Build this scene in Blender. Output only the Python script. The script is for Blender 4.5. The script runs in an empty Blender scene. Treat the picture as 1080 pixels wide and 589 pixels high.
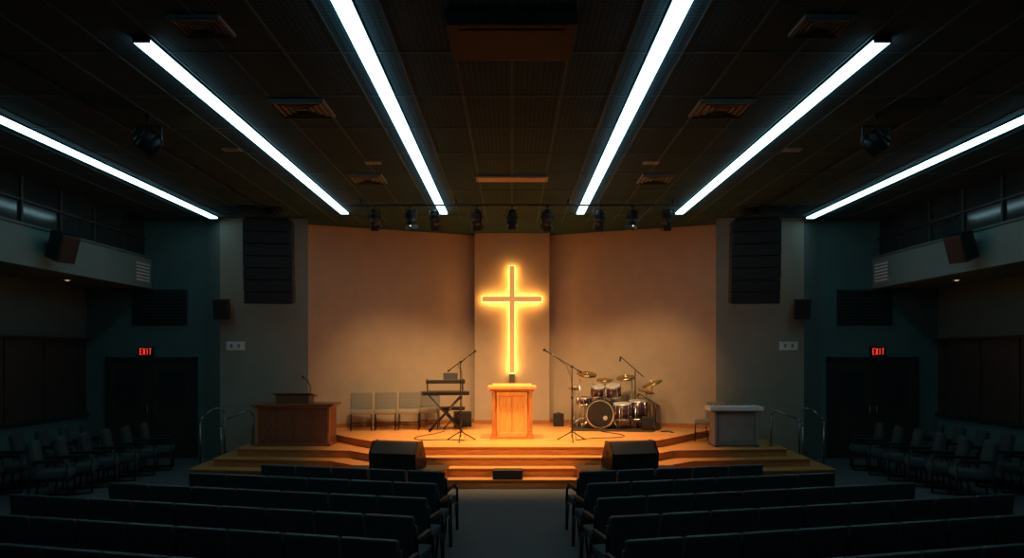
import bpy, bmesh, math, random
from mathutils import Matrix, Vector, Euler
random.seed(4)
S = bpy.context.scene
try:
    S.view_settings.view_transform = 'Standard'
    S.view_settings.look = 'None'
except Exception as e:
    print(e)

# ------------------------------------------------------------- materials
MATS = {}
def mat(name, col, rough=0.6, metal=0.0, var=0.12, scale=6.0, bump=0.0, emit=None, estr=0.0, spec=0.5, stretch=(1,1,1)):
    if name in MATS: return MATS[name]
    m = bpy.data.materials.new(name); m.use_nodes = True
    nt = m.node_tree; b = nt.nodes["Principled BSDF"]
    b.inputs["Roughness"].default_value = rough
    b.inputs["Metallic"].default_value = metal
    b.inputs["Specular IOR Level"].default_value = spec
    tc = nt.nodes.new("ShaderNodeTexCoord"); mp = nt.nodes.new("ShaderNodeMapping")
    mp.inputs["Scale"].default_value = stretch
    nt.links.new(tc.outputs["Object"], mp.inputs["Vector"])
    n = nt.nodes.new("ShaderNodeTexNoise"); n.inputs["Scale"].default_value = scale; n.inputs["Detail"].default_value = 5
    nt.links.new(mp.outputs[0], n.inputs["Vector"])
    r = nt.nodes.new("ShaderNodeValToRGB")
    lo = [c*(1-var) for c in col]; hi = [min(1, c*(1+var)) for c in col]
    r.color_ramp.elements[0].position = .3; r.color_ramp.elements[1].position = .7
    r.color_ramp.elements[0].color = (*lo, 1); r.color_ramp.elements[1].color = (*hi, 1)
    nt.links.new(n.outputs["Fac"], r.inputs["Fac"]); nt.links.new(r.outputs["Color"], b.inputs["Base Color"])
    if bump > 0:
        bp = nt.nodes.new("ShaderNodeBump"); bp.inputs["Strength"].default_value = bump; bp.inputs["Distance"].default_value = .02
        nt.links.new(n.outputs["Fac"], bp.inputs["Height"]); nt.links.new(bp.outputs[0], b.inputs["Normal"])
    if emit:
        b.inputs["Emission Color"].default_value = (*emit, 1); b.inputs["Emission Strength"].default_value = estr
    MATS[name] = m
    return m

def plank_mat(name, c1, c2, rough=.35, w=1.6, h=.11):
    m = bpy.data.materials.new(name); m.use_nodes = True
    nt = m.node_tree; b = nt.nodes["Principled BSDF"]; b.inputs["Roughness"].default_value = rough
    tc = nt.nodes.new("ShaderNodeTexCoord")
    br = nt.nodes.new("ShaderNodeTexBrick")
    br.inputs["Color1"].default_value = (*c1, 1); br.inputs["Color2"].default_value = (*c2, 1)
    br.inputs["Mortar"].default_value = (c1[0]*.3, c1[1]*.3, c1[2]*.3, 1)
    br.inputs["Scale"].default_value = 1; br.inputs["Mortar Size"].default_value = .004
    br.inputs["Brick Width"].default_value = w; br.inputs["Row Height"].default_value = h
    nt.links.new(tc.outputs["Object"], br.inputs["Vector"])
    n = nt.nodes.new("ShaderNodeTexNoise"); n.inputs["Scale"].default_value = 5
    mp = nt.nodes.new("ShaderNodeMapping"); mp.inputs["Scale"].default_value = (1, 14, 14)
    nt.links.new(tc.outputs["Object"], mp.inputs[0]); nt.links.new(mp.outputs[0], n.inputs["Vector"])
    mx = nt.nodes.new("ShaderNodeMixRGB"); mx.blend_type = 'MULTIPLY'; mx.inputs[0].default_value = .3
    nt.links.new(br.outputs["Color"], mx.inputs[1]); nt.links.new(n.outputs["Fac"], mx.inputs[2])
    nt.links.new(mx.outputs[0], b.inputs["Base Color"])
    MATS[name] = m
    return m

def tile_mat(name, col):
    m = bpy.data.materials.new(name); m.use_nodes = True
    nt = m.node_tree; b = nt.nodes["Principled BSDF"]; b.inputs["Roughness"].default_value = .9
    b.inputs["Specular IOR Level"].default_value = .15
    tc = nt.nodes.new("ShaderNodeTexCoord")
    br = nt.nodes.new("ShaderNodeTexBrick"); br.offset = 0
    br.inputs["Color1"].default_value = (*col, 1); br.inputs["Color2"].default_value = (*[c*.9 for c in col], 1)
    br.inputs["Mortar"].default_value = (*[c*.5 for c in col], 1)
    br.inputs["Scale"].default_value = 1; br.inputs["Mortar Size"].default_value = .008
    br.inputs["Brick Width"].default_value = .06; br.inputs["Row Height"].default_value = .06
    nt.links.new(tc.outputs["Object"], br.inputs["Vector"])
    nt.links.new(br.outputs["Color"], b.inputs["Base Color"])
    return m

M_carpet = mat("carpet", (.07,.085,.09), .95, var=.25, scale=90, bump=.3)
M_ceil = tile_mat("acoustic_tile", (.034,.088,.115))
M_grid = mat("ceiling_bar", (.05,.11,.13), .7, spec=.2)
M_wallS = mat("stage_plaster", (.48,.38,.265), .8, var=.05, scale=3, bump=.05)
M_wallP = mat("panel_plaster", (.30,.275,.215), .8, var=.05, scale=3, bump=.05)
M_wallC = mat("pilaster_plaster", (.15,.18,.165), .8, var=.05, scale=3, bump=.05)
M_wallT = mat("teal_plaster", (.08,.145,.14), .8, var=.07, scale=3, bump=.05)
M_fascia = mat("fascia_paint", (.115,.205,.20), .7, var=.06, scale=3)
M_glass = mat("dark_glass", (.02,.03,.033), .12, spec=.45)
M_frame = mat("dark_frame", (.020,.030,.030), .5)
M_panel = mat("walnut_panel", (.042,.030,.025), .5, var=.4, scale=5, stretch=(14,14,1))
M_door = mat("door_wood", (.04,.03,.027), .45, var=.3, scale=5, stretch=(14,14,1))
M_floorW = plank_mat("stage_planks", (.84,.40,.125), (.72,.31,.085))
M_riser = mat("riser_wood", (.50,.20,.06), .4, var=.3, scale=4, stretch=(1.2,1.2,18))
M_oak = mat("oak_orange", (.68,.35,.10), .4, var=.2, scale=4, stretch=(14,14,1.2))
M_oakd = mat("oak_dark", (.42,.17,.055), .4, var=.3, scale=4, stretch=(14,14,1.2))
M_cherry = mat("cherry_wood", (.24,.085,.04), .4, var=.3, scale=4, stretch=(14,14,1.2))
M_black = mat("black_plastic", (.010,.010,.011), .5)
M_blackm = mat("black_metal", (.02,.02,.022), .35, metal=.6)
M_mesh = mat("speaker_grille", (.010,.010,.011), .7, var=.5, scale=150)
M_chrome = mat("chrome", (.75,.75,.77), .2, metal=1, var=.03)
M_steel = mat("brushed_steel", (.24,.25,.25), .35, metal=1, var=.05)
M_brass = mat("cymbal_bronze", (.60,.43,.20), .3, metal=1, var=.1, scale=20)
M_white = mat("white_plastic", (.85,.84,.81), .4)
M_grey = mat("grey_laminate", (.10,.095,.09), .5)
M_cab = mat("cabinet_laminate", (.27,.26,.24), .5)
M_beige = mat("beige_fabric", (.22,.20,.165), .9, var=.1, scale=60, bump=.2)
M_seat = mat("teal_fabric", (.045,.063,.068), .8, var=.2, scale=60, bump=.2, spec=.4)
M_pewm = mat("pew_vinyl", (.034,.048,.052), .42, var=.15, scale=30, spec=.6)
M_purple = mat("drum_sparkle", (.07,.045,.06), .25, metal=.5, var=.5, scale=80)
M_head = mat("drum_head", (.40,.40,.38), .5)
M_vent = mat("vent_metal", (.20,.21,.20), .5)
M_strip = mat("led_diffuser", (.9,.95,1), .5, emit=(.48,.88,1.0), estr=3.8)
M_housing = mat("fixture_housing", (.012,.018,.020), .7, spec=.2)
M_cross = mat("cross_face", (.55,.28,.08), .5, emit=(1,.45,.10), estr=.60)
M_neon = mat("cross_neon", (1,.7,.2), .5, emit=(1,.56,.12), estr=5)
M_back = mat("cross_backlight", (1,.7,.2), .5, emit=(1,.47,.10), estr=26)
M_red = mat("exit_red", (.8,.05,.04), .5, emit=(1,.05,.03), estr=1.0)
M_dl = mat("downlight_lens", (1,.9,.7), .5, emit=(1,.78,.5), estr=1.0)
M_lens = mat("spot_lens", (1,.8,.5), .2, emit=(1,.6,.25), estr=3)
M_cov = mat("stage_black_carpet", (.03,.022,.018), .9, var=.2, scale=60)

# ------------------------------------------------------------- mesh builder
class B:
    def __init__(s): s.bm = bmesh.new(); s.mats = []
    def mi(s, m):
        if m not in s.mats: s.mats.append(m)
        return s.mats.index(m)
    def _fin(s, verts, m, smooth=False):
        i = s.mi(m); fs = {f for v in verts for f in v.link_faces}
        for f in fs:
            f.material_index = i
            if smooth and len(f.verts) == 4: f.smooth = True
        return fs
    def box(s, c, d, m, rot=(0,0,0), bev=0.0, M=None):
        g = bmesh.ops.create_cube(s.bm, size=1); vs = g['verts']
        bmesh.ops.scale(s.bm, vec=d, verts=vs)
        s._fin(vs, m)
        if bev > 0:
            es = list({e for v in vs for e in v.link_edges})
            r = bmesh.ops.bevel(s.bm, geom=es, offset=bev, segments=2, profile=.6, affect='EDGES', material=s.mi(m))
            vs = list({v for f in r['faces'] for v in f.verts} | {v for v in vs if v.is_valid})
        T = Matrix.Translation(c) @ Euler(rot).to_matrix().to_4x4()
        if M is not None: T = M @ T
        bmesh.ops.transform(s.bm, matrix=T, verts=vs)
        return s
    def bx(s, x0,x1,y0,y1,z0,z1,m,bev=0):
        return s.box(((x0+x1)/2,(y0+y1)/2,(z0+z1)/2),(abs(x1-x0),abs(y1-y0),abs(z1-z0)),m,bev=bev)
    def cyl(s, p, q, r, m, r2=None, seg=14, caps=True):
        p = Vector(p); q = Vector(q); d = q-p; L = d.length
        if L < 1e-6: return s
        g = bmesh.ops.create_cone(s.bm, cap_ends=caps, segments=seg, radius1=r, radius2=r if r2 is None else r2, depth=L)
        vs = g['verts']; s._fin(vs, m, True)
        T = Matrix.Translation((p+q)/2) @ d.to_track_quat('Z','Y').to_matrix().to_4x4()
        bmesh.ops.transform(s.bm, matrix=T, verts=vs)
        return s
    def sph(s, c, r, m, sc=(1,1,1), seg=12):
        g = bmesh.ops.create_uvsphere(s.bm, u_segments=seg, v_segments=max(6,seg//2+2), radius=r)
        vs = g['verts']; s._fin(vs, m)
        for f in {f for v in vs for f in v.link_faces}: f.smooth = True
        bmesh.ops.transform(s.bm, matrix=Matrix.Translation(c) @ Matrix.Diagonal((*sc,1)), verts=vs)
        return s
    def tube(s, pts, r, m, seg=10):
        for a, b in zip(pts, pts[1:]): s.cyl(a, b, r, m, seg=seg)
        for p in pts[1:-1]: s.sph(p, r*1.0, m, seg=8)
        return s
    def prism(s, poly, z0, z1, m, mtop=None):
        bm = s.bm
        a = sum(poly[i][0]*poly[(i+1)%len(poly)][1]-poly[(i+1)%len(poly)][0]*poly[i][1] for i in range(len(poly)))
        if a < 0: poly = poly[::-1]
        lo = [bm.verts.new((x,y,z0)) for x,y in poly]; hi = [bm.verts.new((x,y,z1)) for x,y in poly]
        i = s.mi(m); it = s.mi(mtop or m)
        f = bm.faces.new(hi); f.material_index = it
        f = bm.faces.new(lo[::-1]); f.material_index = i
        n = len(poly)
        for k in range(n):
            f = bm.faces.new((lo[k],lo[(k+1)%n],hi[(k+1)%n],hi[k])); f.material_index = i
        return s
    def profile(s, pts, x0, x1, m):
        bm = s.bm
        a = [bm.verts.new((x0,y,z)) for y,z in pts]; b = [bm.verts.new((x1,y,z)) for y,z in pts]
        i = s.mi(m); n = len(pts); fs = [bm.faces.new(a), bm.faces.new(b[::-1])]
        for k in range(n): fs.append(bm.faces.new((a[k],b[k],b[(k+1)%n],a[(k+1)%n])))
        for f in fs: f.material_index = i
        bmesh.ops.recalc_face_normals(bm, faces=fs)
        return s
    def fin(s, name, loc=(0,0,0), rz=0.0, rot=None, parent=None):
        me = bpy.data.meshes.new(name); s.bm.to_mesh(me); s.bm.free()
        for m in s.mats: me.materials.append(m)
        o = bpy.data.objects.new(name, me); S.collection.objects.link(o)
        o.location = loc; o.rotation_euler = rot if rot else (0,0,rz)
        if parent: o.parent = parent
        return o

def inst(o, loc, rz):
    n = bpy.data.objects.new(o.name, o.data); S.collection.objects.link(n)
    n.location = loc; n.rotation_euler = (0,0,rz); return n

CAM = 2.44; ZC = 5.64; ZS = .64

# ------------------------------------------------------------- room shell
B().bx(-10.3,10.3,-3.1,18.8,-.12,0,M_carpet).fin("floor")
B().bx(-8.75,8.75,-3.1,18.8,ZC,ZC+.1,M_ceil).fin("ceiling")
g = B()
y = -2.4
while y < 17.9:
    lim = 8.5 if y < 15.7 else (4.4 if y < 16.7 else 1.5)
    g.bx(-lim,lim,y-.012,y+.012,ZC-.010,ZC,M_grid); y += 1.2
x = -7.8
while x < 8:
    yl = 15.7 if abs(x) > 4.5 else 16.4
    g.bx(x-.010,x+.010,-2.9,yl,ZC-.009,ZC,M_grid); x += .6
g.fin("trim_ceiling_grid")
B().bx(-10.3,10.3,-3.2,-3.1,0,ZC,M_wallT).fin("wall_back")
for sgn, side in ((-1,"left"),(1,"right")):
    def X(v): return sgn*v
    w = B()
    w.bx(X(10.1),X(10.25),-3.1,16.2,0,4.02,M_wallT)
    w.fin("wall_"+side)
    w = B()
    yy = 2.0
    while yy < 16.0:
        w.bx(X(10.04),X(10.1),yy+.02,min(yy+1.12,16.1),1.1,2.78,M_panel,bev=.01); yy += 1.15
    w.bx(X(10.0),X(10.1),2,16.15,1.02,1.1,M_frame); w.bx(X(10.0),X(10.1),2,16.15,2.78,2.84,M_frame)
    w.fin("trim_walnut_panelling_"+side)
    B().bx(X(8.55),X(8.75),-3.1,16.2,4.02,4.72,M_fascia).bx(X(8.51),X(8.78),-3.1,16.2,4.72,4.76,M_wallT).fin("trim_fascia_"+side)
    B().bx(X(8.75),X(10.25),-3.1,16.2,4.02,4.12,M_wallT).fin("ceiling_soffit_"+side)
    w = B().bx(X(8.72),X(8.76),-3.1,16.2,4.76,ZC,M_glass)
    yy = -2.6
    while yy < 16.1:
        w.bx(X(8.68),X(8.74),yy-.025,yy+.025,4.76,ZC,M_frame); yy += 1.05
    w.bx(X(8.67),X(8.74),-3.1,16.2,5.18,5.22,M_frame)
    w.fin("window_1" if sgn<0 else "window_2")
    B().bx(X(10.25),X(7.3),16.2,16.4,0,ZC,M_wallT).fin("wall_front_"+side)
    B().prism([(X(7.3),16.2),(X(6.8),15.9),(X(6.8),16.4),(X(7.3),16.4)],0,ZC,M_wallC).fin("wall_pilaster_"+side)
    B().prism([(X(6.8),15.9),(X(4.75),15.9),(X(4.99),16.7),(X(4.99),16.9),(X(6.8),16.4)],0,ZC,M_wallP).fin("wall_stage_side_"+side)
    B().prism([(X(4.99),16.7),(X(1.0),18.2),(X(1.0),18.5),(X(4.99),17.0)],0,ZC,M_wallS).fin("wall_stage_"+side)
    B().prism([(X(4.95),16.67),(X(1.02),18.15),(X(1.02),18.2),(X(4.97),16.71)],ZS,ZS+.1,M_oakd).fin("baseboard_stage_"+side)
    d = B()
    x0, x1 = 9.6, 7.45
    d.bx(X(x0),X(x0-.09),16.12,16.2,0,2.4,M_frame); d.bx(X(x1),X(x1+.09),16.12,16.2,0,2.4,M_frame)
    d.bx(X(x0),X(x1),16.12,16.2,2.32,2.4,M_frame)
    xm = (x0+x1)/2
    for a, b in ((x0-.09, xm+.01),(xm-.01, x1+.09)):
        d.bx(X(a),X(b),16.15,16.2,.01,2.32,M_door)
        d.bx(X(a-.2),X(b+.2),16.13,16.16,.35,1.0,M_door,bev=.01)
        d.bx(X(a-.2),X(b+.2),16.13,16.16,1.2,2.1,M_glass)
    for q in (.08,-.08):
        d.cyl((X(xm+q),16.1,.95),(X(xm+q),16.1,1.25),.013,M_steel)
        for zz in (.95,1.25): d.cyl((X(xm+q),16.1,zz),(X(xm+q),16.16,zz),.012,M_steel)
    d.fin("door_1" if sgn<0 else "door_2")
    v = B()
    v.bx(X(9.0),X(7.7),16.16,16.2,3.16,4.0,M_frame)
    for k in range(10): v.box((X(8.35),16.15,3.22+k*.08),(1.22,.05,.012),M_frame,rot=(.6,0,0))
    v.fin("wall_louvre")
    v = B().bx(X(8.53),X(8.56),15.45,16.1,4.1,4.62,M_vent)
    for k in range(6): v.bx(X(8.515),X(8.535),15.5,16.05,4.16+k*.075,4.19+k*.075,M_white)
    v.fin("air_vent")
    B().bx(X(6.65),X(6.22),15.88,15.9,2.56,2.76,M_white,bev=.004).bx(X(6.55),X(6.5),15.87,15.88,2.62,2.7,M_vent).bx(X(6.38),X(6.33),15.87,15.88,2.62,2.7,M_vent).fin("switch_plate")
    e = B().bx(X(8.65)-.17,X(8.65)+.17,16.12,16.2,2.42,2.64,M_black,bev=.008)
    def letter(ch, cx):
        z0, z1, hw, t = 2.455, 2.605, .026, .012
        zm = (z0+z1)/2
        L = {'E':[(cx-hw,cx-hw+t,z0,z1),(cx-hw,cx+hw,z0,z0+t),(cx-hw,cx+hw,zm-t/2,zm+t/2),(cx-hw,cx+hw,z1-t,z1)],
             'I':[(cx-t/2,cx+t/2,z0,z1)], 'T':[(cx-t/2,cx+t/2,z0,z1),(cx-hw,cx+hw,z1-t,z1)]}
        if ch == 'X':
            for s_ in (1,-1): e.box((cx,16.115,zm),(.014,.01,.155),M_red,rot=(0,s_*.33,0))
        else:
            for a,b,c,dd in L[ch]: e.bx(a,b,16.11,16.12,c,dd,M_red)
    for i_, ch in enumerate("EXIT"): letter(ch, X(8.65)-.108+i_*.072)
    e.fin("exit_sign")
    for yy in (14.2,12.2,9.5):
        B().cyl((X(9.25),yy,4.02),(X(9.25),yy,4.0),.09,M_vent,seg=20).cyl((X(9.25),yy,4.0),(X(9.25),yy,3.995),.04,M_dl,seg=20).fin("downlight")
B().prism([(-.98,17.9),(.98,17.9),(.98,18.6),(-.98,18.6)],0,ZC,M_wallS).fin("wall_cross_pillar")
B().bx(-1.0,1.0,17.87,17.9,ZS,ZS+.1,M_oakd).fin("baseboard_pillar")

# ------------------------------------------------------------- light strips (surface mounted, wrap-round diffuser)
def strip(x, y0, y1):
    s = B()
    s.bx(x-.09,x+.09,y0,y1,ZC-.025,ZC,M_housing)
    n = max(1, round((y1-y0)/2.4)); L = (y1-y0)/n
    for k in range(n):
        s.bx(x-.085,x+.085,y0+k*L+.008,y0+(k+1)*L-.008,ZC-.060,ZC-.025,M_strip,bev=.008)
    for e in (y0,y1): s.bx(x-.088,x+.088,e-.006,e+.008,ZC-.060,ZC,M_housing)
    s.fin("ceiling_light_strip")
for sg in (-1,1):
    strip(sg*1.52,1.2,15.2); strip(sg*3.72,6.85,15.2); strip(sg*6.85,3.0,15.7)

# ------------------------------------------------------------- ceiling items
def diffuser(x,y,w,l):
    v = B().bx(x-w/2,x+w/2,y-l/2,y+l/2,ZC-.03,ZC,M_vent)
    for k in range(4):
        q = 1-.22*k
        a,b = w/2*q-.02, l/2*q-.02
        if a<.03 or b<.03: break
        z = ZC-.03
        v.bx(x-a,x+a,y-b,y-b+.015,z-.025,z,M_vent); v.bx(x-a,x+a,y+b-.015,y+b,z-.025,z,M_frame)
        v.bx(x-a,x-a+.015,y-b,y+b,z-.025,z,M_frame); v.bx(x+a-.015,x+a,y-b,y+b,z-.025,z,M_frame)
    v.fin("ceiling_diffuser")
for sx in (-1,1):
    diffuser(sx*2.7,8.8,.7,.6); diffuser(sx*2.6,12.3,.6,.6)
    diffuser(sx*3.0,6.6,.5,.4)
B().bx(-.65,.65,12.1,12.45,ZC-.04,ZC,M_vent,bev=.01).bx(-.6,.6,12.14,12.41,ZC-.05,ZC-.03,M_wallS).fin("ceiling_diffuser_panel")  # pale diffuser panel; its warm-lit look is put into the tan face colour
B().bx(-.62,.62,6.35,7.15,ZC-.12,ZC,M_housing,bev=.02).bx(-.5,.5,6.45,7.05,ZC-.13,ZC-.11,M_housing).fin("projector_housing")
for sx in (-1,1):
    for (cx,cy) in ((4.35,10.6),(2.3,11.3)):
        B().bx(sx*cx-.13,sx*cx+.13,cy-.08,cy+.08,ZC-.02,ZC,M_vent).bx(sx*cx-.05,sx*cx+.05,cy-.03,cy+.03,ZC-.026,ZC-.02,M_vent).fin("emergency_light")
    c = B().cyl((sx*5.35,2,ZC-.05),(sx*5.35,15.5,ZC-.05),.022,M_housing)
    yy = 2.5
    while yy < 15.5: c.bx(sx*5.35-.03,sx*5.35+.03,yy,yy+.04,ZC-.07,ZC,M_housing); yy += 1.5
    c.fin("ceiling_conduit")

# ------------------------------------------------------------- stage light bar and spots
b = B().cyl((-3.3,14,5.52),(3.5,14,5.52),.02,M_blackm)
for x in (-3.1,-1.15,1.15,3.3): b.cyl((x,14,5.52),(x,14,ZC),.015,M_blackm)
b.fin("lighting_bar")
def can(name, loc, aim, sc=1.0, lens=M_lens, drop=.13, barn=True, wd=1.0):
    s = B()
    s.box((0,0,-.03*sc),(.05*sc,.06*sc,.08*sc),M_blackm,bev=.006)
    s.cyl((0,0,-.05*sc),(0,0,-drop*sc),.014*sc,M_blackm)
    s.box((0,0,-drop*sc),(.30*wd*sc,.04*sc,.012),M_blackm)
    for k in (-1,1): s.box((k*.145*wd*sc,0,(-drop-.12)*sc),(.01,.04*sc,.25*sc),M_blackm)
    c = Vector((0,0,(-drop-.2)*sc)); d = Vector(aim).normalized()
    ln = 1.0 if barn else .62
    a = c - d*.17*sc*ln; f = c + d*.19*sc*ln
    s.cyl(a, c, .10*wd*sc, M_black, r2=.125*wd*sc, seg=20); s.cyl(c, f, .125*wd*sc, M_black, seg=20)
    s.cyl(a-d*.05*sc, a, .05*wd*sc, M_black, r2=.10*wd*sc, seg=20)
    for k in range(4): s.cyl(c-d*(.02+.035*k)*sc*ln, c-d*(.03+.035*k)*sc*ln, .13*wd*sc, M_blackm, seg=20)
    s.cyl(f, f+d*.01, .13*wd*sc, M_blackm, seg=20); s.cyl(f+d*.01, f+d*.014, .105*wd*sc, lens, seg=20)
    q = d.to_track_quat('Z','Y').to_matrix().to_4x4()
    if barn:
        for k in range(4):
            R = Matrix.Translation(f) @ q @ Matrix.Rotation(k*math.pi/2,4,'Z')
            s.box((0,.135*sc,.06*sc),(.2*sc,.006,.12*sc),M_black,rot=(-.3,0,0),M=R)
    for k in (-1,1): s.cyl((k*.12*wd*sc,c.y,c.z),(k*.16*wd*sc,c.y,c.z),.02*sc,M_blackm)
    return s.fin(name, loc)
def spot(loc, tgt, power, col, size, blend=.8, rad=.08):
    l = bpy.data.lights.new("spot",'SPOT'); l.energy = power; l.color = col; l.spot_size = math.radians(size); l.spot_blend = blend
    l.shadow_soft_size = rad
    o = bpy.data.objects.new("stage_spot_beam", l); S.collection.objects.link(o); o.location = loc
    o.rotation_euler = (Vector(tgt)-Vector(loc)).to_track_quat('-Z','Y').to_euler()
WARM = (1,.62,.27); AMB = (1,.50,.165)
xs = (-2.82,-2.08,-1.58,-.72,0,.72,1.79,2.47,3.19)
SC = .78
for i, x in enumerate(xs):
    flo = i in (1,4,7)
    tgt = Vector((x*.7,14.5,ZS)) if flo else Vector((x*1.0, 17.2, .8)); o = Vector((x,14,5.52-.33*SC))
    dd = (tgt-o).normalized()
    can("stage_spotlight",(x,14,5.52),dd,SC)
    if flo: spot(o+dd*.33, tgt, 1350, AMB, 74, 1.0)
    else: spot(o+dd*.33, tgt, 310, WARM, 68, 1.0)
for sx in (-1,1):
    o = Vector((sx*4.8,9.0,ZC-.4)); tgt = Vector((sx*-.2,14.4,.9)); dd = (tgt-o).normalized()
    can("moving_head_light",(sx*4.8,9.0,ZC-.02),dd,1.0,drop=.16,barn=False,wd=1.25)
    spot(o+dd*.4, tgt, 1250, AMB, 34, .9)

# ------------------------------------------------------------- cross
c = B()
zt, zb, hz = 4.76, 1.98, 3.90
yw = 17.78
for (w_, e_, yf, yb, m) in ((.070,0,yw-.09,yw-.03,M_cross),(.086,.016,yw-.03,yw-.015,M_neon),(.06,-.02,yw-.015,yw+.005,M_back)):
    c.bx(-w_,w_,yf,yb,zb-e_,zt+e_,m)
    c.bx(-.78-e_,-w_,yf,yb,hz-w_+.003,hz+w_-.003,m); c.bx(w_,.78+e_,yf,yb,hz-w_+.003,hz+w_-.003,m)
c.bx(-.07,.07,yw-.09,17.9,zb-.24,zb-.03,M_grey)
c.bx(-.03,.03,yw+.005,17.9,2.3,4.5,M_grey)
c.fin("glowing_cross")

# ------------------------------------------------------------- stage
st = B()
T3 = [(2.0,13.4),(3.3,14.7),(4.7,16.4),(4.98,16.69),(1.0,18.18),(.98,17.9)]
T2 = [(2.3,13.1),(3.3,14.05),(5.75,14.3),(5.9,15.9),(4.76,15.9),(4.98,16.69),(1.0,18.18),(.98,17.9)]
T1 = [(2.6,12.8),(3.6,13.7),(6.1,13.98),(6.25,15.9),(4.76,15.9),(4.98,16.69),(1.0,18.18),(.98,17.9)]
T0 = [(2.9,12.5),(3.9,13.35),(6.45,13.66),(6.6,15.9),(4.76,15.9),(4.98,16.69),(1.0,18.18),(.98,17.9)]
def mir(h): return h + [(-x,y) for x,y in h][::-1]
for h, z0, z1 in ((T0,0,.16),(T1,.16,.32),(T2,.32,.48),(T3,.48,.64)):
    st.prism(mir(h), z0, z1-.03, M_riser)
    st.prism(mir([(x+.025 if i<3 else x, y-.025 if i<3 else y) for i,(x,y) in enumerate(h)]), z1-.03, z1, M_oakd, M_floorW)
st.fin("stage_platform")
for sx in (-1,1):
    p = [(sx*2.12+.92*math.cos(a), 12.95+.85*math.sin(a)) for a in [math.pi+math.pi*k/20 for k in range(21)]]
    B().prism(p+[(sx*2.12+.92,13.05),(sx*2.12-.92,13.05)],.0,.30,M_riser,M_cov).prism([(sx*2.12+(x-sx*2.12)*1.02,12.95+(y-12.95)*1.02) for x,y in p]+[(sx*2.12+.93,13.06),(sx*2.12-.93,13.06)],.30,.335,M_oakd,M_cov).fin("monitor_riser")

def wedge():
    s = B()
    pr = [(-.24,0),(.24,0),(.27,.12),(.08,.50),(-.12,.50),(-.27,.30)]
    s.profile(pr,-.44,.44,M_black)
    s.box((0,.19,.315),(.78,.02,.40),M_mesh,rot=(math.radians(27),0,0),bev=.006)
    for k in (-1,1):
        s.profile([(y*1.03,z*1.02) for y,z in pr],k*.44-.02,k*.44+.02,M_blackm)
        s.cyl((k*.465,-.02,.28),(k*.455,-.02,.28),.05,M_mesh,seg=16)
    s.box((0,-.262,.2),(.3,.01,.12),M_blackm)
    return s
w1 = wedge().fin("stage_monitor",(-2.13,12.75,.335),rz=math.radians(-14))
inst(w1,(2.2,12.75,.335),math.radians(14))
B().box((0,0,.085),(.55,.26,.17),M_black,bev=.02).box((0,-.133,.085),(.47,.01,.11),M_mesh).fin("floor_speaker",(-.08,12.64,.16))

# pulpit
s = B()
s.box((0,0,.03),(.94,.56,.06),M_oakd,bev=.008)
s.box((0,0,.54),(.74,.44,.98),M_oak)
for k in (-1,1):
    s.box((k*.40,-.03,.54),(.07,.50,.98),M_oakd,bev=.006)
    s.box((k*.30,-.232,.54),(.06,.02,.94),M_oak,bev=.004)
s.box((0,-.232,.10),(.56,.02,.08),M_oak,bev=.004); s.box((0,-.232,.97),(.56,.02,.08),M_oak,bev=.004)
s.box((0,-.225,.54),(.012,.012,.8),M_oakd)
s.box((0,0,1.045),(.96,.56,.04),M_oakd,bev=.008)
s.box((0,0,1.10),(1.04,.62,.07),M_oak,bev=.012)
s.box((0,.02,1.145),(.86,.46,.03),M_oak,rot=(.06,0,0),bev=.006)
s.fin("pulpit",(0,14.9,ZS))

# side lectern desk
s = B()
s.box((0,0,.03),(1.62,.62,.06),M_cherry)
s.box((0,0,.44),(1.58,.58,.80),M_cherry)
for k in range(4):
    s.box((-.57+.38*k,-.295,.44),(.31,.02,.62),M_cherry,bev=.012)
for k in (-1,1): s.box((k*.77,-.28,.44),(.06,.06,.82),M_oakd,bev=.006)
s.box((0,0,.845),(1.66,.64,.03),M_oakd,bev=.006); s.box((0,0,.885),(1.78,.72,.05),M_cherry,bev=.012)
s.box((-.05,.02,1.0),(.72,.40,.18),M_cherry,bev=.006); s.box((-.05,.02,1.10),(.86,.5,.035),M_oakd,rot=(-.18,0,0),bev=.008)
s.tube([(.26,.1,1.1),(.26,.12,1.25),(.22,.1,1.38),(.14,.06,1.46)],.010,M_blackm); s.cyl((.14,.06,1.46),(.10,.04,1.50),.018,M_black)
s.fin("lectern_desk",(-4.72,14.98,.48))

# mic stands
def micstand(name, loc, p, q):
    s = B()
    for k in range(3):
        a = k*2*math.pi/3+.5
        s.cyl((0,0,.2),(.33*math.cos(a),.33*math.sin(a),.012),.012,M_blackm); s.sph((.33*math.cos(a),.33*math.sin(a),.016),.016,M_black)
    p = Vector(p); q = Vector(q)
    t = -p.x/(q.x-p.x); h = p.z+(q.z-p.z)*t
    s.cyl((0,0,.08),(0,0,.95),.015,M_blackm); s.cyl((0,0,.9),(0,0,h),.012,M_blackm)
    s.cyl((0,0,.88),(0,0,.96),.022,M_black); s.sph((0,0,h),.028,M_black); s.cyl((-.03,0,h),(.03,0,h),.02,M_blackm)
    s.cyl(p,q,.010,M_blackm); s.cyl(p,p+(q-p)*.14,.02,M_black)
    d = (q-p).normalized(); sg = 1 if d.x>0 else -1
    s.cyl(q,q+d*.05,.018,M_black); s.cyl(q+d*.03,q+d*.15,.016,M_black,r2=.022); s.sph(q+d*.165,.034,M_mesh)
    s.tube([tuple(q),tuple((p+q)/2+Vector((0,-.02,-.05))),(sg*.03,-.02,h-.2),(.03,0,1.0),(.02,.02,.4),(.1,.1,.02)],.006,M_black,seg=6)
    s.fin(name,loc)
micstand("microphone_stand",(-1.08,14.35,ZS),(-.27,0,1.46),(.17,-.05,1.79))
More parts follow.
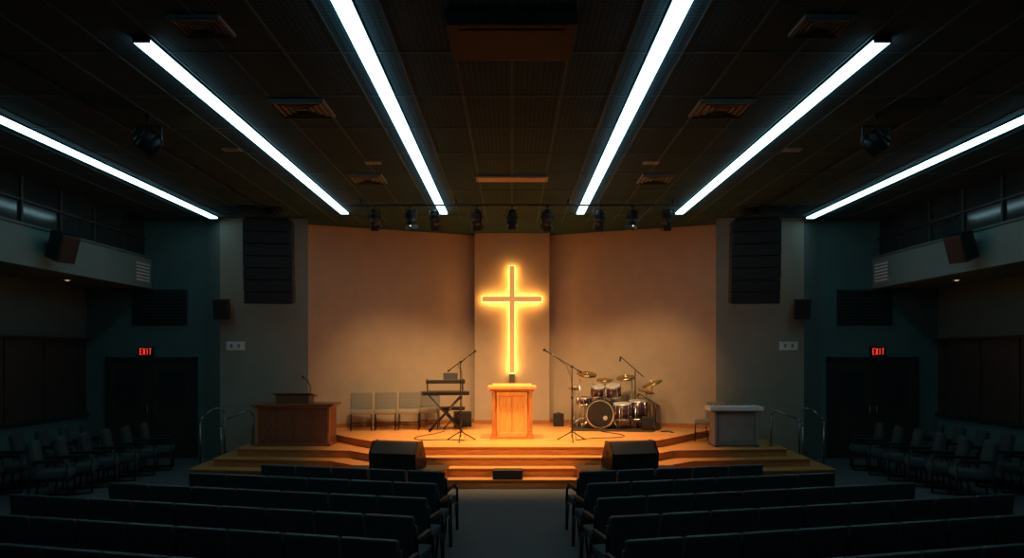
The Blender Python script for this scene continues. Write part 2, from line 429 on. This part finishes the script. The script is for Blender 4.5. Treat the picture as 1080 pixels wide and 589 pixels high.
micstand("microphone_stand",(1.26,14.35,ZS),(.2,0,1.44),(-.44,-.05,1.83))

def chair(seatm):
    s = B()
    for k in (-1,1):
        s.tube([(k*.24,-.24,0),(k*.24,-.22,.42),(k*.24,.2,.42),(k*.24,.26,.86)],.013,M_blackm)
        s.tube([(k*.24,.26,0),(k*.24,.18,.42)],.013,M_blackm)
    s.cyl((-.24,-.22,.2),(.24,-.22,.2),.01,M_blackm)
    s.box((0,-.02,.44),(.51,.48,.11),seatm,bev=.04)
    s.box((0,.245,.68),(.52,.08,.42),seatm,rot=(-.14,0,0),bev=.035)
    return s
c0 = chair(M_beige).fin("stage_chair",(-3.62,16.40,ZS),rz=math.radians(12))
for (x,y,r) in ((-3.06,16.5,8),(-2.50,16.60,5)): inst(c0,(x,y,ZS),math.radians(r))
inst(c0,(-2.07,17.0,ZS),math.radians(2))
inst(c0,(4.50,15.5,.48),math.radians(-50))

# keyboard rig
s = B()
for yk in (-.16,.16):
    s.cyl((-.38,yk,.0),(.38,yk,.84),.016,M_blackm); s.cyl((.38,yk,.0),(-.38,yk,.84),.016,M_blackm)
for x in (-.38,.38): s.cyl((x,-.24,.015),(x,.24,.015),.016,M_blackm); s.cyl((x,-.2,.84),(x,.2,.84),.016,M_blackm)
s.box((0,0,.90),(1.12,.32,.09),M_black,bev=.012); s.box((0,-.165,.90),(1.0,.01,.05),M_blackm)
s.box((0,.08,.95),(1.0,.12,.012),M_cab)
for k in (-.42,.42): s.cyl((k,.14,.9),(k,.14,1.16),.014,M_blackm); s.cyl((k,.14,1.14),(k,-.12,1.14),.012,M_blackm)
s.box((0,0,1.18),(.92,.26,.07),M_black,bev=.01,rot=(.12,0,0)); s.box((.0,.06,1.222),(.8,.1,.01),M_cab,rot=(.12,0,0))
s.box((.12,.05,1.30),(.34,.02,.16),M_black,rot=(-.25,0,0),bev=.006)
s.cyl((.12,.05,1.2),(.12,.06,1.28),.012,M_blackm)
s.fin("keyboard_stand",(-1.58,16.2,ZS),rz=math.radians(8))
B().box((0,0,.19),(.42,.3,.38),M_black,bev=.012).box((0,-.155,.19),(.36,.01,.3),M_mesh).fin("amplifier",(-1.25,17.25,ZS),rz=.2)
B().box((0,0,.16),(.26,.24,.32),M_black,bev=.012).box((0,-.125,.16),(.2,.01,.24),M_mesh).box((0,0,.335),(.1,.02,.02),M_blackm).fin("amplifier",(1.18,17.35,ZS))
B().box((0,0,.5),(.6,.32,.07),M_black,bev=.02).cyl((-.22,-.12,0),(.22,-.12,.48),.014,M_blackm).cyl((.22,.12,0),(-.22,.12,.48),.014,M_blackm).cyl((.22,-.12,0),(-.22,-.12,.48),.014,M_blackm).cyl((-.22,.12,0),(.22,.12,.48),.014,M_blackm).fin("keyboard_bench",(-1.45,16.7,ZS))

# drum kit
s = B()
def drum(c, axis, r, h):
    c = Vector(c); a = Vector(axis).normalized()
    p, q = c-a*h/2, c+a*h/2
    s.cyl(p,q,r,M_purple,seg=28)
    for e, sg in ((p,-1),(q,1)):
        s.cyl(e-a*sg*.02,e+a*sg*.008,r*1.04,M_chrome,seg=28); s.cyl(e+a*sg*.008,e+a*sg*.012,r*.96,M_head,seg=28)
    qq = a.to_track_quat('Z','Y')
    for k in range(8):
        an = k*math.pi/4; v = qq @ Vector((math.cos(an)*r*1.03,math.sin(an)*r*1.03,0))
        s.cyl(p+v,q+v,.008,M_chrome,seg=6)
drum((-.20,0,.335),(0,1,0),.32,.42)
s.cyl((-.20,-.226,.335),(-.20,-.232,.335),.295,M_black,seg=28); s.cyl((-.08,-.232,.25),(-.08,-.236,.25),.05,M_head,seg=16)
for k in (-1,1): s.cyl((-.20+k*.29,-.15,.2),(-.20+k*.42,-.2,0),.012,M_chrome)
drum((-.27,.05,.84),(.1,-.35,1),.16,.22); drum((.10,.05,.85),(-.1,-.35,1),.175,.24)
s.cyl((-.1,.05,.60),(-.05,.05,.90),.016,M_chrome); s.cyl((-.2,.05,.76),(.12,.05,.76),.012,M_chrome)
drum((.30,-.10,.40),(0,-.12,1),.20,.34)
drum((.66,.12,.42),(0,-.08,1),.22,.40)
for (cx,cy,rr) in ((.66,.12,.23),(.30,-.10,.21)):
    for k in range(3):
        a = k*2.09+.3; s.cyl((cx+rr*math.cos(a),cy+rr*math.sin(a),.5),(cx+(rr+.02)*math.cos(a),cy+(rr+.02)*math.sin(a),0),.010,M_chrome)
drum((-.60,.28,.60),(0,-.1,1),.18,.15)
def tri(x,y,h,r=.24,m=M_chrome):
    for k in range(3):
        a = k*2.09+.9; s.cyl((x,y,.22),(x+r*math.cos(a),y+r*math.sin(a),.01),.010,m)
    s.cyl((x,y,.1),(x,y,h),.012,m)
tri(-.60,.28,.52,.2)
def cym(x,y,z,r,tx,ty):
    n = Vector((tx,ty,1)).normalized(); c = Vector((x,y,z))
    s.cyl(c-n*.004,c+n*.022,r,M_brass,r2=r*.25,seg=28); s.cyl(c+n*.02,c+n*.045,r*.2,M_brass,r2=.02,seg=16); s.cyl(c-n*.03,c+n*.08,.008,M_chrome)
tri(-.82,.2,.90); cym(-.82,.2,.86,.18,0,0); cym(-.82,.2,.90,.18,.02,0)
tri(-.68,-.02,1.12); s.cyl((-.68,-.02,1.1),(-.52,.05,1.20),.01,M_chrome); cym(-.52,.05,1.22,.24,.1,-.3)
tri(.52,.3,1.08); s.cyl((.52,.3,1.05),(.38,.2,1.12),.01,M_chrome); cym(.38,.2,1.14,.23,-.1,-.3)
tri(.98,.0,.98); cym(.98,.0,1.02,.25,-.35,-.2)
tri(.86,.35,.78); cym(.86,.35,.82,.2,.2,-.2)
tri(-.12,.45,1.0); cym(-.12,.45,1.08,.2,0,-.25)
tri(.60,.42,1.3,.24,M_blackm); s.cyl((.80,.45,1.15),(.26,.35,1.62),.011,M_blackm); s.cyl((.26,.35,1.62),(.24,.30,1.52),.02,M_black)
tri(1.05,-.25,.6,.2,M_blackm); s.cyl((1.15,-.25,.52),(.7,-.2,.80),.010,M_blackm); s.cyl((.7,-.2,.80),(.64,-.17,.74),.02,M_black)
s.box((.88,-.22,.15),(.26,.2,.30),M_black,bev=.02)
s.cyl((.1,.62,.5),(.1,.62,.58),.16,M_black,seg=20); tri(.1,.62,.5,.18)
dk = s.fin("drum_kit",(2.38,16.72,ZS+.012),rz=math.radians(-10)); dk.scale = (1.05,1.05,1.08)
B().prism([(1.4,16.2),(3.3,15.95),(3.7,16.85),(3.1,17.3),(1.6,17.85)],ZS,ZS+.012,M_cov).fin("drum_rug")

# digital piano: light slab keyboard on a boxy cabinet
s = B()
s.box((0,.02,.38),(.84,.32,.72),M_cab,bev=.01); s.box((0,-.145,.40),(.74,.015,.58),M_cab,bev=.006)
for k in (-1,1):
    s.box((k*.44,0,.38),(.05,.40,.74),M_cab,bev=.01); s.box((k*.44,0,.02),(.07,.48,.04),M_grey,bev=.008)
s.box((0,0,.765),(1.04,.46,.03),M_grey,bev=.006); s.box((0,-.02,.815),(1.14,.44,.09),M_white,bev=.018)
for k in range(30): s.box((-.5+k*.0345,.10,.864),(.029,.16,.012),M_white)
for k in range(30):
    if k%7 not in (2,6): s.box((-.483+k*.0345,.13,.874),(.014,.10,.012),M_black)
s.fin("digital_piano",(4.8,14.8,.48))

# handrails
def rail(name, pts, foot):
    s = B(); s.tube(pts,.022,M_steel,seg=12)
    for p in foot: s.cyl((p[0],p[1],p[2]),(p[0],p[1],p[2]+.02),.05,M_steel,seg=16)
    s.fin(name)
for sx in (-1,1):
    f = lambda x,y,z: (sx*x,y,z)
    rail("stair_handrail",[f(6.40,15.2,.16),f(6.40,15.2,1.15),f(6.43,15.16,1.23),f(6.50,15.1,1.27),f(6.60,15.05,1.25),f(6.75,14.9,1.10),f(6.79,14.86,1.0),f(6.79,14.86,0)],[f(6.40,15.2,.16),f(6.79,14.86,0)])
    rail("stair_handrail",[f(5.60,14.75,.48),f(5.60,14.75,1.15),f(5.64,14.73,1.22),f(5.72,14.7,1.24),f(6.08,14.6,1.08),f(6.18,14.55,1.0),f(6.2,14.54,.92),f(6.2,14.54,.16)],[f(5.60,14.75,.48),f(6.2,14.54,.16)])

def cable(pts,z):
    cu = bpy.data.curves.new("stage_cable",'CURVE'); cu.dimensions='3D'; cu.bevel_depth=.009
    sp = cu.splines.new('NURBS'); sp.points.add(len(pts)-1); sp.order_u=4; sp.use_endpoint_u=True
    for p,(x,y) in zip(sp.points,pts): p.co=(x,y,z+.009,1)
    cu.materials.append(M_black); o=bpy.data.objects.new("stage_cable",cu); S.collection.objects.link(o)
cable([(-1.0,14.4),(-1.5,14.6),(-1.9,14.2),(-2.3,14.9),(-1.7,15.6),(-1.6,16.1)],ZS)
cable([(1.35,14.4),(1.8,14.9),(2.3,14.6),(2.7,15.3),(2.1,16.0)],ZS)
cable([(3.5,16.0),(3.9,15.9),(3.5,15.6),(3.9,16.3),(3.5,16.1)],ZS)

# line arrays
def linearray(loc, rz):
    s = B(); z = 0; yy = 0
    s.box((0,0,.02),(.9,.5,.05),M_blackm)
    for k in (-1,1): s.cyl((k*.3,0,.03),(k*.1,0,.28),.012,M_blackm)
    s.box((0,0,.21),(.14,.16,.14),M_blackm,bev=.01)
    n = 7; h = 1.78/n
    for k in range(n):
        ang = math.radians(1.56*k)
        R = Matrix.Translation((0,yy,z)) @ Matrix.Rotation(ang,4,'X')
        s.box((0,0,-h/2),(1.0,.46,h-.006),M_black,bev=.008,M=R)
        s.box((0,-.235,-h/2),(.92,.012,h-.03),M_mesh,M=R)
        for q in (-1,1): s.box((q*.505,-.05,-h/2),(.012,.3,h-.03),M_blackm,M=R)
        z -= h*math.cos(ang); yy += h*math.sin(ang)
    s.fin("line_array_speaker",loc,rz)
linearray((-5.3,14.9,5.36),math.radians(8)); linearray((5.3,14.9,5.36),math.radians(-8))

for sx in (-1,1):
    s = B(); s.box((0,0,0),(.32,.26,.46),M_black,bev=.02); s.box((0,-.133,0),(.27,.01,.4),M_mesh); s.box((0,.18,0),(.06,.14,.06),M_blackm)
    s.fin("wall_speaker",(sx*6.66,15.66,3.5),rot=(math.radians(8),0,sx*-.15))
    s = B(); s.box((0,0,0),(.36,.34,.52),M_black,bev=.03); s.box((0,-.173,0),(.30,.01,.44),M_mesh); s.box((0,.23,.0),(.08,.16,.1),M_blackm)
    s.fin("wall_speaker",(sx*8.22,12.5,4.42),rot=(math.radians(20),0,-sx*math.radians(70)))

# ------------------------------------------------------------- ganged pew seating
def pew(L):
    s = B()
    n = max(1, round(L/.56)); w = L/n
    tilt = .14
    for k in range(n):
        xc = (k+.5)*w
        s.box((xc,-.075,.68),(w-.03,.05,.44),M_pewm,rot=(tilt,0,0),bev=.022)
        s.box((xc,.22,.43),(w-.03,.50,.10),M_seat,bev=.035)
        s.box((xc,-.025,.70),(w-.05,.06,.36),M_seat,rot=(tilt,0,0),bev=.026)
    s.box((L/2,-.03,.53),(L,.03,.05),M_blackm)
    s.box((L/2,.1,.37),(L,.06,.04),M_blackm)
    posts = [0]+[k*w for k in range(2,n-1,2)]+[L]
    for x in posts:
        s.tube([(x,-.16,.0),(x,-.03,.38),(x,-.07,.80)],.016,M_blackm,seg=8)
        s.tube([(x,.40,.0),(x,.36,.38)],.016,M_blackm,seg=8)
    for x in (0,L):
        s.tube([(x,-.07,.62),(x,.30,.64),(x,.40,.58),(x,.42,.40),(x,.42,.0)],.018,M_blackm,seg=8)
        s.box((x,.12,.66),(.05,.40,.035),M_black,bev=.012)
    return s
TH = math.radians(13)
lens = [2.75,3.45,4.1,4.8,5.4,5.8,5.8]
for k in range(7):
    d = 9.15-.84*k
    L = lens[k]
    pew(L).fin("pew_bench",(.86+.015*k,d,0),rz=TH)
    pew(L).fin("pew_bench",(-.86-.015*k-L*math.cos(TH),d+L*math.sin(TH),0),rz=-TH)

def theatre_seat():
    s = B()
    for k in (-1,1):
        s.tube([(k*.28,-.26,.02),(k*.28,-.26,.60),(k*.28,-.20,.65),(k*.28,.22,.66)],.016,M_blackm,seg=8)
        s.tube([(k*.28,-.26,.02),(k*.28,.30,.02),(k*.28,.22,.66)],.016,M_blackm,seg=8)
        s.box((k*.28,0,.68),(.06,.44,.04),M_black,bev=.014)
    s.box((0,-.02,.43),(.52,.54,.13),M_seat,bev=.045)
    s.box((0,.25,.72),(.53,.11,.56),M_seat,rot=(-.16,0,0),bev=.045)
    s.box((0,.30,.71),(.50,.03,.50),M_pewm,rot=(-.16,0,0),bev=.012)
    s.box((0,0,.35),(.54,.06,.04),M_blackm)
    return s
sc = None
for sx in (-1,1):
    for row,xr in enumerate((7.55,8.8)):
        for k in range(6):
            loc = (sx*(xr+.05*k),14.6-.60*k,0); rz = math.radians(112)*(1 if sx<0 else -1)
            if sc is None: sc = theatre_seat().fin("auditorium_chair",loc,rz)
            else: inst(sc,loc,rz)

# ------------------------------------------------------------- world + camera
w = bpy.data.worlds.new("World"); S.world = w; w.use_nodes = True
w.node_tree.nodes["Background"].inputs[0].default_value = (.01,.015,.02,1); w.node_tree.nodes["Background"].inputs[1].default_value = .2
cam = bpy.data.cameras.new("camera"); co = bpy.data.objects.new("camera",cam); S.collection.objects.link(co)
cam.sensor_width = 36; cam.lens = 24; cam.shift_y = 80.5/1080
co.location = (0,0,CAM); co.rotation_euler = (math.pi/2,0,0); cam.clip_start=.05
S.camera = co
